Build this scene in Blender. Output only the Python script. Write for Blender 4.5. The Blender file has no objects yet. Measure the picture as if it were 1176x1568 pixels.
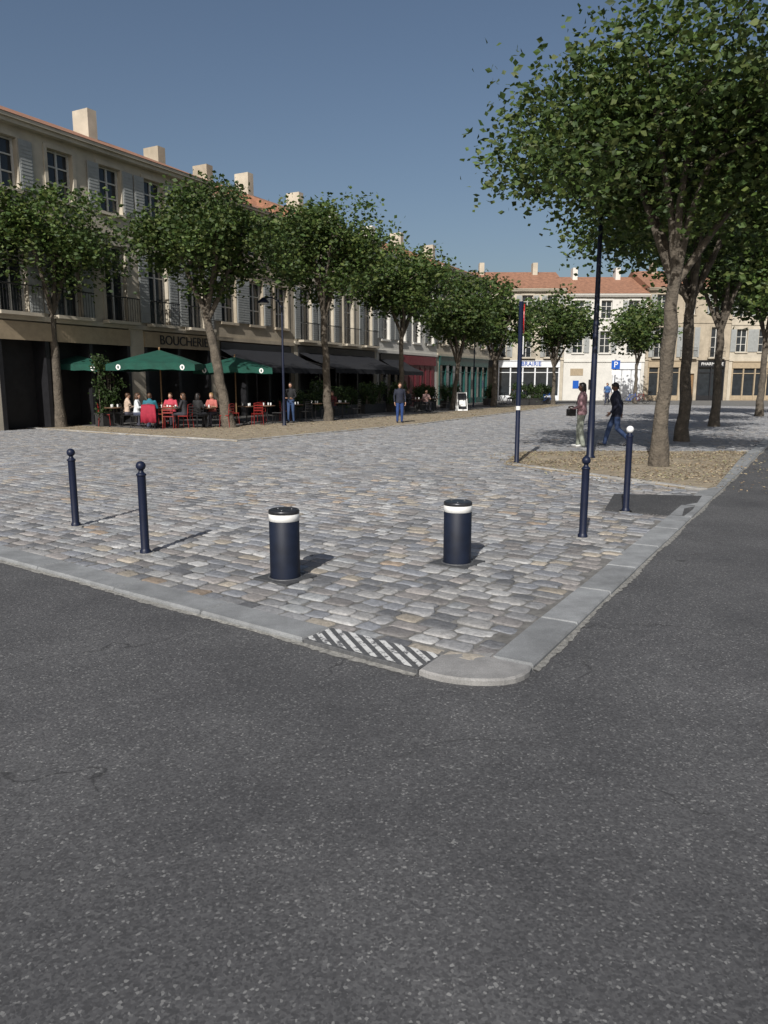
import bpy, math, random
import numpy as np
from mathutils import Vector, Matrix
random.seed(7); rng=np.random.default_rng(7)
scene=bpy.context.scene
R=math.radians
# ---------------------------------------------------------------- materials
def newmat(name):
    m=bpy.data.materials.new(name); m.use_nodes=True
    nt=m.node_tree; b=nt.nodes['Principled BSDF']
    return m,nt,b
def mat(name,col,rough=.7,nscale=6,namt=.25,bump=.1,bscale=60,metal=0,bdist=.01,spec=.5):
    m,nt,b=newmat(name)
    tc=nt.nodes.new('ShaderNodeTexCoord')
    n=nt.nodes.new('ShaderNodeTexNoise'); n.inputs['Scale'].default_value=nscale; n.inputs['Detail'].default_value=6
    n.inputs['Roughness'].default_value=.65
    nt.links.new(tc.outputs['Object'],n.inputs['Vector'])
    r=nt.nodes.new('ShaderNodeValToRGB')
    r.color_ramp.elements[0].position=.3; r.color_ramp.elements[1].position=.7
    r.color_ramp.elements[0].color=(*[c*(1-namt) for c in col],1)
    r.color_ramp.elements[1].color=(*[min(1,c*(1+namt)) for c in col],1)
    nt.links.new(n.outputs['Fac'],r.inputs['Fac']); nt.links.new(r.outputs['Color'],b.inputs['Base Color'])
    b.inputs['Roughness'].default_value=rough; b.inputs['Metallic'].default_value=metal
    b.inputs['Specular IOR Level'].default_value=spec
    if bump:
        n2=nt.nodes.new('ShaderNodeTexNoise'); n2.inputs['Scale'].default_value=bscale; n2.inputs['Detail'].default_value=4
        nt.links.new(tc.outputs['Object'],n2.inputs['Vector'])
        bp=nt.nodes.new('ShaderNodeBump'); bp.inputs['Strength'].default_value=bump; bp.inputs['Distance'].default_value=bdist
        nt.links.new(n2.outputs['Fac'],bp.inputs['Height']); nt.links.new(bp.outputs['Normal'],b.inputs['Normal'])
    return m
def asphalt(name,base,light=.2):
    m,nt,b=newmat(name)
    tc=nt.nodes.new('ShaderNodeTexCoord')
    v=nt.nodes.new('ShaderNodeTexVoronoi'); v.inputs['Scale'].default_value=110
    n=nt.nodes.new('ShaderNodeTexNoise'); n.inputs['Scale'].default_value=.8; n.inputs['Detail'].default_value=9; n.inputs['Roughness'].default_value=.62
    n3=nt.nodes.new('ShaderNodeTexNoise'); n3.inputs['Scale'].default_value=45; n3.inputs['Detail'].default_value=5
    for q in (v,n,n3): nt.links.new(tc.outputs['Object'],q.inputs['Vector'])
    sep=nt.nodes.new('ShaderNodeSeparateColor'); nt.links.new(v.outputs['Color'],sep.inputs['Color'])
    r=nt.nodes.new('ShaderNodeValToRGB'); e=r.color_ramp.elements
    e[0].position=0; e[0].color=(base*.62,base*.62,base*.65,1)
    e[1].position=1; e[1].color=(light,light,light*.98,1)
    a=e.new(.55); a.color=(base,base,base*1.04,1)
    a=e.new(.93); a.color=(base*1.3,base*1.3,base*1.33,1)
    nt.links.new(sep.outputs[0],r.inputs['Fac'])
    r2=nt.nodes.new('ShaderNodeValToRGB'); r2.color_ramp.elements[0].position=.3; r2.color_ramp.elements[1].position=.75
    r2.color_ramp.elements[0].color=(.68,.68,.69,1); r2.color_ramp.elements[1].color=(1.4,1.39,1.36,1)
    nt.links.new(n.outputs['Fac'],r2.inputs['Fac'])
    mx=nt.nodes.new('ShaderNodeMix'); mx.data_type='RGBA'; mx.blend_type='MULTIPLY'; mx.inputs[0].default_value=1
    nt.links.new(r.outputs['Color'],mx.inputs[6]); nt.links.new(r2.outputs['Color'],mx.inputs[7])
    nw=nt.nodes.new('ShaderNodeTexNoise'); nw.inputs['Scale'].default_value=1.7; nw.inputs['Detail'].default_value=6
    nt.links.new(tc.outputs['Object'],nw.inputs['Vector'])
    va=nt.nodes.new('ShaderNodeVectorMath'); va.operation='MULTIPLY_ADD'; va.inputs[1].default_value=(.9,.9,.9)
    nt.links.new(nw.outputs['Color'],va.inputs[0]); nt.links.new(tc.outputs['Object'],va.inputs[2])
    vc=nt.nodes.new('ShaderNodeTexVoronoi'); vc.feature='DISTANCE_TO_EDGE'; vc.inputs['Scale'].default_value=.5; nt.links.new(va.outputs[0],vc.inputs['Vector'])
    rc=nt.nodes.new('ShaderNodeValToRGB'); rc.color_ramp.elements[0].position=.0; rc.color_ramp.elements[1].position=.006
    rc.color_ramp.elements[0].color=(.4,.4,.4,1); rc.color_ramp.elements[1].color=(1,1,1,1)
    nt.links.new(vc.outputs['Distance'],rc.inputs['Fac'])
    rk=nt.nodes.new('ShaderNodeValToRGB'); rk.color_ramp.elements[0].position=.46; rk.color_ramp.elements[1].position=.56
    nt.links.new(n.outputs['Fac'],rk.inputs['Fac'])
    mc=nt.nodes.new('ShaderNodeMix'); mc.data_type='RGBA'; mc.blend_type='MULTIPLY'
    nt.links.new(rk.outputs['Color'],mc.inputs[0]); nt.links.new(mx.outputs[2],mc.inputs[6]); nt.links.new(rc.outputs['Color'],mc.inputs[7])
    nt.links.new(mc.outputs[2],b.inputs['Base Color'])
    b.inputs['Roughness'].default_value=.88
    bp=nt.nodes.new('ShaderNodeBump'); bp.inputs['Strength'].default_value=.5; bp.inputs['Distance'].default_value=.004
    ad=nt.nodes.new('ShaderNodeMath'); ad.operation='ADD'
    nt.links.new(sep.outputs[1],ad.inputs[0]); nt.links.new(n3.outputs['Fac'],ad.inputs[1])
    nt.links.new(ad.outputs[0],bp.inputs['Height']); nt.links.new(bp.outputs['Normal'],b.inputs['Normal'])
    return m
def attrmat(name,rough=.8,noise=.3,nscale=35,bump=.35,bdist=.006,trans=0,bscale=70,blotch=0,bls=3.2):
    m,nt,b=newmat(name)
    at=nt.nodes.new('ShaderNodeAttribute'); at.attribute_name='col'
    tc=nt.nodes.new('ShaderNodeTexCoord')
    def layer(src,scale,amt,lo=.3,hi=.7):
        n=nt.nodes.new('ShaderNodeTexNoise'); n.inputs['Scale'].default_value=scale; n.inputs['Detail'].default_value=6; n.inputs['Roughness'].default_value=.7
        nt.links.new(tc.outputs['Object'],n.inputs['Vector'])
        r2=nt.nodes.new('ShaderNodeValToRGB'); r2.color_ramp.elements[0].position=lo; r2.color_ramp.elements[1].position=hi
        r2.color_ramp.elements[0].color=(1-amt,)*3+(1,); r2.color_ramp.elements[1].color=(1+amt,)*3+(1,)
        nt.links.new(n.outputs['Fac'],r2.inputs['Fac'])
        mx=nt.nodes.new('ShaderNodeMix'); mx.data_type='RGBA'; mx.blend_type='MULTIPLY'; mx.inputs[0].default_value=1
        nt.links.new(src,mx.inputs[6]); nt.links.new(r2.outputs['Color'],mx.inputs[7]); return mx.outputs[2]
    o=layer(at.outputs['Color'],nscale,noise)
    if blotch: o=layer(o,bls,blotch)
    nt.links.new(o,b.inputs['Base Color']); b.inputs['Roughness'].default_value=rough
    if bump:
        n2=nt.nodes.new('ShaderNodeTexNoise'); n2.inputs['Scale'].default_value=bscale; n2.inputs['Detail'].default_value=5
        nt.links.new(tc.outputs['Object'],n2.inputs['Vector'])
        bp=nt.nodes.new('ShaderNodeBump'); bp.inputs['Strength'].default_value=bump; bp.inputs['Distance'].default_value=bdist
        nt.links.new(n2.outputs['Fac'],bp.inputs['Height']); nt.links.new(bp.outputs['Normal'],b.inputs['Normal'])
    if trans:
        t=nt.nodes.new('ShaderNodeBsdfTranslucent'); nt.links.new(o,t.inputs['Color'])
        ms=nt.nodes.new('ShaderNodeMixShader'); ms.inputs[0].default_value=trans
        out=nt.nodes['Material Output']
        nt.links.new(b.outputs[0],ms.inputs[1]); nt.links.new(t.outputs[0],ms.inputs[2]); nt.links.new(ms.outputs[0],out.inputs['Surface'])
    return m
def worn_paint(name,paint,under):
    m,nt,b=newmat(name)
    tc=nt.nodes.new('ShaderNodeTexCoord')
    n=nt.nodes.new('ShaderNodeTexNoise'); n.inputs['Scale'].default_value=13; n.inputs['Detail'].default_value=9; n.inputs['Roughness'].default_value=.8
    nt.links.new(tc.outputs['Object'],n.inputs['Vector'])
    r=nt.nodes.new('ShaderNodeValToRGB'); r.color_ramp.elements[0].position=.44; r.color_ramp.elements[1].position=.49
    r.color_ramp.elements[0].color=(*under,1); r.color_ramp.elements[1].color=(*paint,1)
    nt.links.new(n.outputs['Fac'],r.inputs['Fac']); nt.links.new(r.outputs['Color'],b.inputs['Base Color'])
    b.inputs['Roughness'].default_value=.75
    return m
M={}
M['asphalt']=asphalt('asphalt_mat',.074)
M['asphalt2']=asphalt('asphalt_patch_mat',.055)
M['mortar']=mat('mortar_mat',(.155,.15,.14),.95,7,.45,.5,120)
M['collar']=mat('collar_mortar_mat',(.27,.265,.25),.95,9,.3,.5,120)
M['grit']=mat('gutter_grit_mat',(.21,.205,.19),.95,30,.5,.6,150)
M['cobble']=attrmat('cobble_mat',.74,.32,26,.6,.009,blotch=.16,bls=1.3)
M['granite']=attrmat('granite_mat',.85,.25,110,.4,.004,bscale=160,blotch=.28)
M['litter_soil']=mat('litter_soil_mat',(.29,.24,.17),.95,3,.35,.6,40,bdist=.03)
M['litter']=attrmat('dry_leaf_mat',.85,.2,20,0)
M['terrace']=mat('terrace_paving_mat',(.11,.105,.10),.9,3,.3,.3,30)
M['navy']=mat('navy_paint',(.007,.011,.030),.45,4,.25,.06,300,bdist=.002,spec=.35)
M['navydark']=mat('navy_textured_paint',(.007,.011,.024),.55,5,.35,.35,420,bdist=.002,spec=.3)
M['white']=mat('white_reflective_band',(.74,.74,.72),.4,18,.08,0)
M['whitepaint']=mat('white_paint',(.8,.8,.78),.5,6,.05,0)
M['capmetal']=mat('cap_metal',(.05,.052,.058),.33,14,.4,.1,100,metal=.6)
M['steel']=mat('steel_ring',(.25,.25,.25),.45,30,.3,0,metal=.8)
M['plate']=mat('dark_plate',(.06,.062,.065),.7,20,.35,.5,220)
M['stripe']=worn_paint('worn_white_paint',(.60,.60,.58),(.10,.10,.105))
M['stripebase']=mat('stripe_base',(.085,.087,.09),.8,30,.35,.4,160)
M['lime']=mat('limestone',(.38,.325,.245),.9,1.2,.25,.2,25)
M['lime2']=mat('limestone_pale',(.47,.42,.335),.9,1.0,.2,.15,25)
M['render']=mat('painted_render',(.62,.60,.55),.9,.8,.1,.08,25)
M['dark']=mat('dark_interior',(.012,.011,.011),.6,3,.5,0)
M['glass']=mat('window_glass',(.025,.03,.035),.08,2,.3,0)
M['wframe']=mat('window_frame',(.55,.54,.5),.6,5,.1,0)
M['shut']=mat('shutter_grey',(.30,.31,.30),.7,5,.12,.1)
M['tile']=mat('roof_tile',(.28,.14,.085),.9,3,.35,.5,14,bdist=.05)
M['redshop']=mat('red_shopfront',(.16,.018,.03),.5,4,.2,.05)
M['greenshop']=mat('green_shopfront',(.008,.065,.058),.45,4,.2,.05)
M['blackshop']=mat('black_shopfront',(.015,.015,.017),.45,4,.3,.05)
M['creamshop']=mat('cream_shopfront',(.36,.285,.19),.6,4,.15,.05)
M['whiteshop']=mat('white_shopfront',(.72,.73,.74),.6,4,.08,0)
M['parasol']=mat('green_canvas',(.004,.062,.042),.85,3,.25,.2,30)
M['awning']=mat('black_canvas',(.009,.010,.014),.85,3,.3,.1,80)
M['wood']=mat('wood_pole',(.22,.13,.06),.6,8,.3,.1)
M['metal']=mat('dark_metal',(.02,.02,.022),.4,8,.3,0,metal=.3)
M['redmetal']=mat('red_metal',(.22,.015,.012),.45,8,.2,0)
M['tabletop']=mat('table_top',(.12,.07,.04),.5,8,.3,0)
M['bark']=mat('bark',(.105,.088,.068),.95,5,.5,.9,18,bdist=.05)
M['leaf']=attrmat('leaf_mat',.6,.2,2,0,trans=.3)
M['planter']=mat('planter_mat',(.03,.03,.03),.7,6,.3,.1)
M['blue']=mat('sign_blue',(.01,.09,.42),.4,4,.05,0)
M['signred']=mat('sign_red',(.5,.01,.015),.4,4,.05,0)
M['rubber']=mat('rubber',(.015,.015,.015),.7,8,.2,0)
M['lampglass']=mat('lamp_glass',(.6,.6,.58),.2,5,.05,0)
# ---------------------------------------------------------------- mesh builder
class MB:
    def __init__(s): s.v=[];s.f=[];s.m=[];s.mats=[];s.sm=[]
    def mi(s,m):
        if isinstance(m,str): m=M[m]
        if m not in s.mats: s.mats.append(m)
        return s.mats.index(m)
    def add(s,vs,fs,m,smooth=False):
        o=len(s.v); s.v+= [tuple(v) for v in vs]; i=s.mi(m)
        for f in fs: s.f.append([o+k for k in f]); s.m.append(i); s.sm.append(smooth)
    def box(s,x0,x1,y0,y1,z0,z1,m):
        vs=[(x0,y0,z0),(x1,y0,z0),(x1,y1,z0),(x0,y1,z0),(x0,y0,z1),(x1,y0,z1),(x1,y1,z1),(x0,y1,z1)]
        s.add(vs,[(3,2,1,0),(4,5,6,7),(0,1,5,4),(1,2,6,5),(2,3,7,6),(3,0,4,7)],m)
    def prism(s,pts,z0,z1,m):
        n=len(pts); vs=[(p[0],p[1],z0) for p in pts]+[(p[0],p[1],z1) for p in pts]
        s.add(vs,[list(range(n))[::-1],list(range(n,2*n))]+[(i,(i+1)%n,n+(i+1)%n,n+i) for i in range(n)],m)
    def tube(s,pts,rad,m,n=10,caps=True,sq=None,smooth=True):
        pts=[Vector(p) for p in pts]; k=len(pts); vs=[];fs=[]
        ref=None
        for i,p in enumerate(pts):
            d=(pts[min(i+1,k-1)]-pts[max(i-1,0)])
            d=d.normalized() if d.length>1e-9 else Vector((0,0,1))
            if ref is None: ref=Vector((1,0,0)) if abs(d.x)<.8 else Vector((0,1,0))
            a=(ref-d*ref.dot(d)).normalized(); b=d.cross(a); ref=a
            r=rad[i] if hasattr(rad,'__len__') else rad
            for j in range(n):
                t=2*math.pi*j/n; vs.append(p+a*(r*math.cos(t))+b*(r*math.sin(t)))
        for i in range(k-1):
            for j in range(n):
                fs.append((i*n+j,i*n+(j+1)%n,(i+1)*n+(j+1)%n,(i+1)*n+j))
        s.add(vs,fs,m,smooth)
        if caps:
            s.add([vs[j] for j in range(n)],[list(range(n))[::-1]],m); s.add([vs[(k-1)*n+j] for j in range(n)],[list(range(n))],m)
    def lathe(s,c,prof,m,n=32,smooth=True):
        vs=[];fs=[];k=len(prof)
        for r,z in prof:
            for j in range(n):
                t=2*math.pi*j/n; vs.append((c[0]+r*math.cos(t),c[1]+r*math.sin(t),c[2]+z))
        for i in range(k-1):
            for j in range(n): fs.append((i*n+j,i*n+(j+1)%n,(i+1)*n+(j+1)%n,(i+1)*n+j))
        s.add(vs,fs,m,smooth)
    def ell(s,c,r,m,n=12,k=8,rot=None):
        vs=[];fs=[]
        c=Vector(c)
        for i in range(k+1):
            ph=math.pi*i/k
            for j in range(n):
                t=2*math.pi*j/n
                p=Vector((r[0]*math.sin(ph)*math.cos(t),r[1]*math.sin(ph)*math.sin(t),-r[2]*math.cos(ph)))
                if rot is not None: p=rot@p
                vs.append(c+p)
        for i in range(k):
            for j in range(n): fs.append((i*n+j,i*n+(j+1)%n,(i+1)*n+(j+1)%n,(i+1)*n+j))
        s.add(vs,fs,m,True)
    def make(s,name,parent=None,loc=(0,0,0),rz=0,bevel=0):
        me=bpy.data.meshes.new(name); me.from_pydata(s.v,[],s.f)
        for m in s.mats: me.materials.append(m)
        me.polygons.foreach_set('material_index',s.m); me.polygons.foreach_set('use_smooth',s.sm); me.update()
        o=bpy.data.objects.new(name,me); scene.collection.objects.link(o)
        o.location=loc; o.rotation_euler=(0,0,rz)
        if parent: o.parent=parent
        if bevel:
            b=o.modifiers.new('bevel','BEVEL'); b.width=bevel; b.segments=2; b.limit_method='ANGLE'
        return o
def empty(name,loc=(0,0,0),rz=0):
    e=bpy.data.objects.new(name,None); scene.collection.objects.link(e); e.location=loc; e.rotation_euler=(0,0,rz); return e
def text(body,name,parent,loc,size,m,rot=(math.pi/2,0,0),ext=.012):
    c=bpy.data.curves.new(name,'FONT'); c.body=body; c.size=size; c.extrude=ext; c.align_x='CENTER'; c.align_y='CENTER'
    c.materials.append(M[m]); o=bpy.data.objects.new(name,c); scene.collection.objects.link(o); o.parent=parent; o.location=loc; o.rotation_euler=rot; return o
def inst(name,V,faces,col,m,smooth=False,parent=None):
    N,k,_=V.shape
    tl=np.concatenate([np.array(f) for f in faces]); cnt=np.array([len(f) for f in faces])
    loops=(tl[None,:]+(np.arange(N)*k)[:,None]).ravel().astype(np.int32)
    st=np.concatenate([[0],np.cumsum(cnt)[:-1]]); starts=(st[None,:]+(np.arange(N)*len(tl))[:,None]).ravel().astype(np.int32)
    me=bpy.data.meshes.new(name); me.vertices.add(N*k); me.vertices.foreach_set('co',V.astype(np.float32).ravel())
    me.loops.add(len(loops)); me.loops.foreach_set('vertex_index',loops)
    me.polygons.add(len(starts)); me.polygons.foreach_set('loop_start',starts)
    me.polygons.foreach_set('use_smooth',np.full(len(starts),smooth))
    me.update(calc_edges=True); me.validate()
    a=me.attributes.new('col','FLOAT_COLOR','POINT')
    c=np.ones((N,k,4),np.float32); c[:,:,:3]=col[:,None,:]; a.data.foreach_set('color',c.ravel())
    me.materials.append(M[m]); o=bpy.data.objects.new(name,me); scene.collection.objects.link(o)
    if parent: o.parent=parent
    return o
def inpoly(X,Y,poly):
    ins=np.zeros(X.shape,bool); n=len(poly)
    for i in range(n):
        x0,y0=poly[i]; x1,y1=poly[(i+1)%n]
        c=((y0>Y)!=(y1>Y))&(X<(x1-x0)*(Y-y0)/(y1-y0+1e-12)+x0); ins^=c
    return ins
# ---------------------------------------------------------------- ground layout
A=np.array([.8058,-.5922]); C=np.array([.5922,.8058])   # along / across the near kerb
KL=np.array([-.535,4.667]); KR=np.array([.884,4.21]); DR=np.array([.511,.8596]); NR=np.array([-.8596,.511])
b=MB(); b.add([(-400,-200,0),(400,-200,0),(400,600,0),(-400,600,0)],[(0,1,2,3)],'asphalt'); b.make('asphalt_road',loc=(0,0,-.032))
b=MB(); b.prism([(.30,4.3),(.76,4.35),(52,92),(-70,92),(-42,35.4)],-.2,-.009,'mortar'); b.make('plaza_ground')
litL=[(-16,30.2),(-8.4,24.6),(-4.3,21.8),(1.4,30.9),(8.45,45.8),(14.7,60),(12,61),(5.6,48.5),(-1.6,34.8),(-6.0,29.8),(-8.4,27.3),(-15.5,32.2)]
terr=[(-16.5,32.9),(-15.5,32.2),(-8.4,27.3),(-6.0,29.8),(-1.6,34.8),(5.6,48.5),(12,61),(16,72),(8,72),(-20,36)]
litR=[(2.5,15.5),(4.95,11.6),(5.4,12.0),(8.9,18.3),(5.5,18.4),(3.3,18.2)]
b=MB(); b.prism(litL,-.1,.02,'litter_soil'); b.make('leaf_litter_strip')
b=MB(); b.prism(litR,-.1,.02,'litter_soil'); b.make('leaf_litter_strip')
b=MB(); b.prism(terr,-.1,.03,'terrace'); b.make('terrace_pavement')
patch=[(2.93,9.75),(3.5,11.2),(4.75,11.0),(4.1,9.75),(3.75,9.2)]
b=MB(); b.prism(patch,-.1,.008,'asphalt2'); b.make('asphalt_patch')
def grit(start,d,nrm,L,name):
    vs=[];fs=[];n=int(L/.035)
    for i in range(n+1):
        t=i*.035; o=.020+.014*math.sin(t*3.1)+random.uniform(0,.024)
        for w in (.004,-max(.006,o)): p=start+d*t+nrm*w; vs.append((p[0],p[1],-.028 if w<0 else -.020))
    for i in range(n): fs.append((2*i,2*i+1,2*i+3,2*i+2))
    b=MB(); b.add(vs,fs,'grit'); return b.make(name)
ge=empty('gutter_grit'); grit(KL+A*.9,-A,C,16,'near_channel').parent=ge; grit(KR,DR,NR,24,'side_channel').parent=ge
# cobbles
row=.158
pos=[];dim=[]
for j in range(int(2/row),int(62/row)):
    q=j*row; p=-46+random.random()*.3
    while p<42:
        L=random.choice((.16,.18,.20,.22,.24,.26,.29))
        pos.append((p+L/2,q)); dim.append((L,row)); p+=L
pos=np.array(pos);dim=np.array(dim)
wob=.045*np.sin(pos[:,0]*.9+pos[:,1]*.3)+.04*np.sin(pos[:,0]*.37+2)
X=pos[:,0]*A[0]+(pos[:,1]+wob)*C[0]; Y=pos[:,0]*A[1]+(pos[:,1]+wob)*C[1]
dl=(X-KL[0])*C[0]+(Y-KL[1])*C[1]; dr=(X-KR[0])*NR[0]+(Y-KR[1])*NR[1]
ok=(dl>.30)&(dr>.29)&(Y<60)&(np.abs(X)<.516*Y+2.0)&~inpoly(X,Y,litL)&~inpoly(X,Y,terr)&~inpoly(X,Y,litR)&~inpoly(X,Y,patch)
ok&=~((X<-4)&(Y>33))
X=X[ok];Y=Y[ok];dim=dim[ok]
N=len(X); print('cobbles',N)
pal=np.array([(.240,.240,.243),(.205,.212,.228),(.25,.233,.222),(.32,.285,.235),(.135,.137,.143),(.355,.352,.345),(.28,.275,.268),(.185,.175,.17),(.275,.282,.285),(.27,.215,.165)])
pw=np.array([.2,.15,.13,.06,.10,.07,.12,.09,.07,.02]);pw/=pw.sum()
col=pal[rng.choice(len(pal),N,p=pw)]*rng.uniform(.84,1.16,(N,1))
big=.5+.5*np.sin(X*.5+1.3*np.sin(Y*.4))*np.cos(Y*.33+.7*np.sin(X*.6)); col=col*(.92+.16*big[:,None])
far=np.clip((Y-8)/14,0,1)[:,None]; avg=np.array([.278,.279,.284]); col=col*(1-.45*far)+avg*.45*far
ang=rng.normal(0,.045,N)+math.atan2(A[1],A[0])
def build(mask,name,nearq):
    x=X[mask]+rng.normal(0,.004,mask.sum());y=Y[mask]+rng.normal(0,.004,mask.sum());d=dim[mask];c=col[mask];a=ang[mask];n=len(x)
    hx=d[:,0]/2-rng.uniform(.003,.010,n); hy=d[:,1]/2-rng.uniform(.003,.011,n); z=rng.normal(0,.003,n)
    tx=rng.normal(0,.022,n);ty=rng.normal(0,.022,n)
    if nearq:
        K=16; t=np.arange(K)*2*np.pi/K+np.pi/K
        e=.36; ux=np.sign(np.cos(t))*np.abs(np.cos(t))**e; uy=np.sign(np.sin(t))*np.abs(np.sin(t))**e
        rings=[(1.0,-.03),(.985,-.010),(.94,-.0035),(.80,.001),(.42,.0032)]
        jit=1+rng.normal(0,.05,(n,K))
        skew=rng.normal(0,.07,n)[:,None]
        V=[]
        for s,zz in rings:
            jj=jit if s>.6 else 1+0*jit
            px=ux[None]*hx[:,None]*s*jj; py=uy[None]*hy[:,None]*s*jj*(1+skew*ux[None])
            pz=zz+0*px+z[:,None]+ (px*tx[:,None]+py*ty[:,None])+ (rng.normal(0,.0016,(n,K)) if s<.97 else 0)
            V.append(np.stack([px,py,pz],-1))
        V=np.concatenate(V,1)
        F=[(i*K+j,i*K+(j+1)%K,(i+1)*K+(j+1)%K,(i+1)*K+j) for i in range(4) for j in range(K)]+[tuple(range(4*K,5*K))]
    else:
        ux=np.array([-1,1,1,-1.]);uy=np.array([-1,-1,1,1.])
        jit=1+rng.normal(0,.04,(n,4)); V=[]
        for s,zz in ((1.0,-.02),(.97,-.003),(.80,.003)):
            px=ux[None]*hx[:,None]*s*jit; py=uy[None]*hy[:,None]*s*jit
            V.append(np.stack([px,py,zz+0*px+z[:,None]+(px*tx[:,None]+py*ty[:,None])],-1))
        V=np.concatenate(V,1)
        F=[(i*4+j,i*4+(j+1)%4,(i+1)*4+(j+1)%4,(i+1)*4+j) for i in range(2) for j in range(4)]+[(8,9,10,11)]
    ca=np.cos(a)[:,None];sa=np.sin(a)[:,None]
    W=V.copy(); W[:,:,0]=V[:,:,0]*ca-V[:,:,1]*sa+x[:,None]; W[:,:,1]=V[:,:,0]*sa+V[:,:,1]*ca+y[:,None]
    return inst(name,W,F,c,'cobble',smooth=nearq)
pav=empty('cobblestone_paving')
build(Y<13,'near_setts',True).parent=pav; build(Y>=13,'far_setts',False).parent=pav
# kerbs
def slabs(start,d,nrm,w,total,L,name,ztop=.008,parent=None,c0=(.235,.242,.245),zb=-.12):
    V=[];c=[];t=0
    while t<total:
        l=L*random.uniform(.85,1.15); g=.005
        h=[]
        jw=[random.uniform(-.004,.004) for _ in range(4)]
        for z,ins in ((zb,0),(ztop-.014,0),(ztop,.012)):
            for q,(a_,b_) in enumerate(((t+g+ins,ins),(t+l-g-ins,ins),(t+l-g-ins,w-ins),(t+g+ins,w-ins))):
                p=start+d*a_+nrm*(b_+jw[q]); h.append((p[0],p[1],z+random.uniform(-.0015,.0015)))
        V.append(h); k=random.uniform(.82,1.12); c.append([q*k for q in c0]); t+=l
    F=[(i*4+j,i*4+(j+1)%4,(i+1)*4+(j+1)%4,(i+1)*4+j) for i in range(2) for j in range(4)]+[(8,9,10,11)]
    o=inst(name,np.array(V),F,np.array(c),'granite'); o.parent=parent; return o
kb=empty('granite_kerb')
slabs(KL,-A,C,.288,44,1.05,'slabs_near',parent=kb)
slabs(KR,DR,NR,.27,70,1.0,'slabs_side',parent=kb)
cp=[(.345,4.375),(.205,4.14),(.26,4.085),(.33,4.04),(.41,4.005),(.5,3.985),(.59,3.98),(.68,3.99),(.75,4.02),(.81,4.07),(.85,4.125),(.875,4.19),(.65,4.335),(.69,4.41),(.5,4.395)]
V=[[(x,y,-.12) for x,y in cp]+[(x,y,-.004) for x,y in cp]+[(.52+(x-.52)*.96,4.2+(y-4.2)*.96,.008+random.uniform(-.001,.001)) for x,y in cp]]
n=len(cp)
inst('corner_stone',np.array(V),[(i*n+j,i*n+(j+1)%n,(i+1)*n+(j+1)%n,(i+1)*n+j) for i in range(2) for j in range(n)]+[tuple(range(2*n,3*n))],np.array([(.25,.245,.238)]),'granite',parent=kb)
sp=empty('striped_kerb_slab')
b=MB()
def P(t,w,z): q=KL+A*t+C*w; return (q[0],q[1],z)
Ls=.905
b.prism([P(.006,.0,0)[:2],P(Ls,0,0)[:2],P(Ls,.288,0)[:2],P(.006,.288,0)[:2]],-.12,.007,'stripebase'); b.make('slab',sp,bevel=.006)
b=MB()
def clip(poly,side,val):
    out=[]
    for i in range(len(poly)):
        p=poly[i];q=poly[(i+1)%len(poly)]; ip=(p[0]-val)*side>=0; iq=(q[0]-val)*side>=0
        if ip: out.append(p)
        if ip!=iq: k=(val-p[0])/(q[0]-p[0]); out.append((val,p[1]+(q[1]-p[1])*k))
    return out
for i in range(-4,8):
    t0=.03+i*.125; w=.064; lean=.40
    quad=[(t0,.280),(t0+w,.280),(t0+w+lean,.010),(t0+lean,.010)]
    quad=clip(clip(quad,1,.014),-1,Ls-.012)
    if len(quad)>2: b.add([P(t,ww,.0105) for t,ww in quad],[list(range(len(quad)))[::-1]],'stripe')
b.make('white_stripes',sp)
ek=empty('litter_strip_kerb')
def kline(pts,name,w=.16,c=(.32,.31,.29)):
    for i in range(len(pts)-1):
        p0=np.array(pts[i]);p1=np.array(pts[i+1]); d=p1-p0; L=np.linalg.norm(d); d/=L; nn=np.array([-d[1],d[0]])
        slabs(p0,d,nn,w,L-.5,.95,name,ztop=.035,parent=ek,c0=c)
kline(litL[:6],'left_edge_stones'); kline([litR[0],litR[1]],'right_edge_stones'); 
def leaves_on(poly,n,name,par,spread=.0):
    xs=[p[0] for p in poly];ys=[p[1] for p in poly]
    x=rng.uniform(min(xs)-.9,max(xs)+.9,n*4);y=rng.uniform(min(ys)-.9,max(ys)+.9,n*4)
    m=inpoly(x,y,poly) | ((inpoly(x-.6,y+.7,poly)|inpoly(x-.5,y+.1,poly)|inpoly(x+.6,y+.3,poly))&(rng.random(n*4)<.16)); x=x[m][:n];y=y[m][:n]; n=len(x)
    cl=np.sin(x*2.1+np.sin(y*1.7))*np.cos(y*2.3+x*.7)+rng.normal(0,.5,n); k=cl>-.3; x=x[k];y=y[k];n=len(x)
    s=rng.uniform(.014,.036,n)*(1+np.clip((y-20)/30,0,1)); a=rng.uniform(0,6.28,n)
    base=np.array([(-1,0,0),(0,-.55,0),(1,0,0),(0,.55,0)])
    V=np.zeros((n,4,3))
    for k in range(4):
        bx=base[k,0]*s;by=base[k,1]*s
        V[:,k,0]=x+bx*np.cos(a)-by*np.sin(a);V[:,k,1]=y+bx*np.sin(a)+by*np.cos(a);V[:,k,2]=.026+rng.uniform(0,.02,n)
    pl=np.array([(.34,.26,.16),(.22,.155,.09),(.40,.33,.22),(.13,.095,.06),(.28,.27,.15)])
    return inst(name,V,[(0,1,2,3)],pl[rng.integers(0,5,n)]*rng.uniform(.75,1.25,(n,1)),'litter')
leaves_on(litL,14000,'fallen_leaves',None); leaves_on(litR,7000,'fallen_leaves',None)
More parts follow.
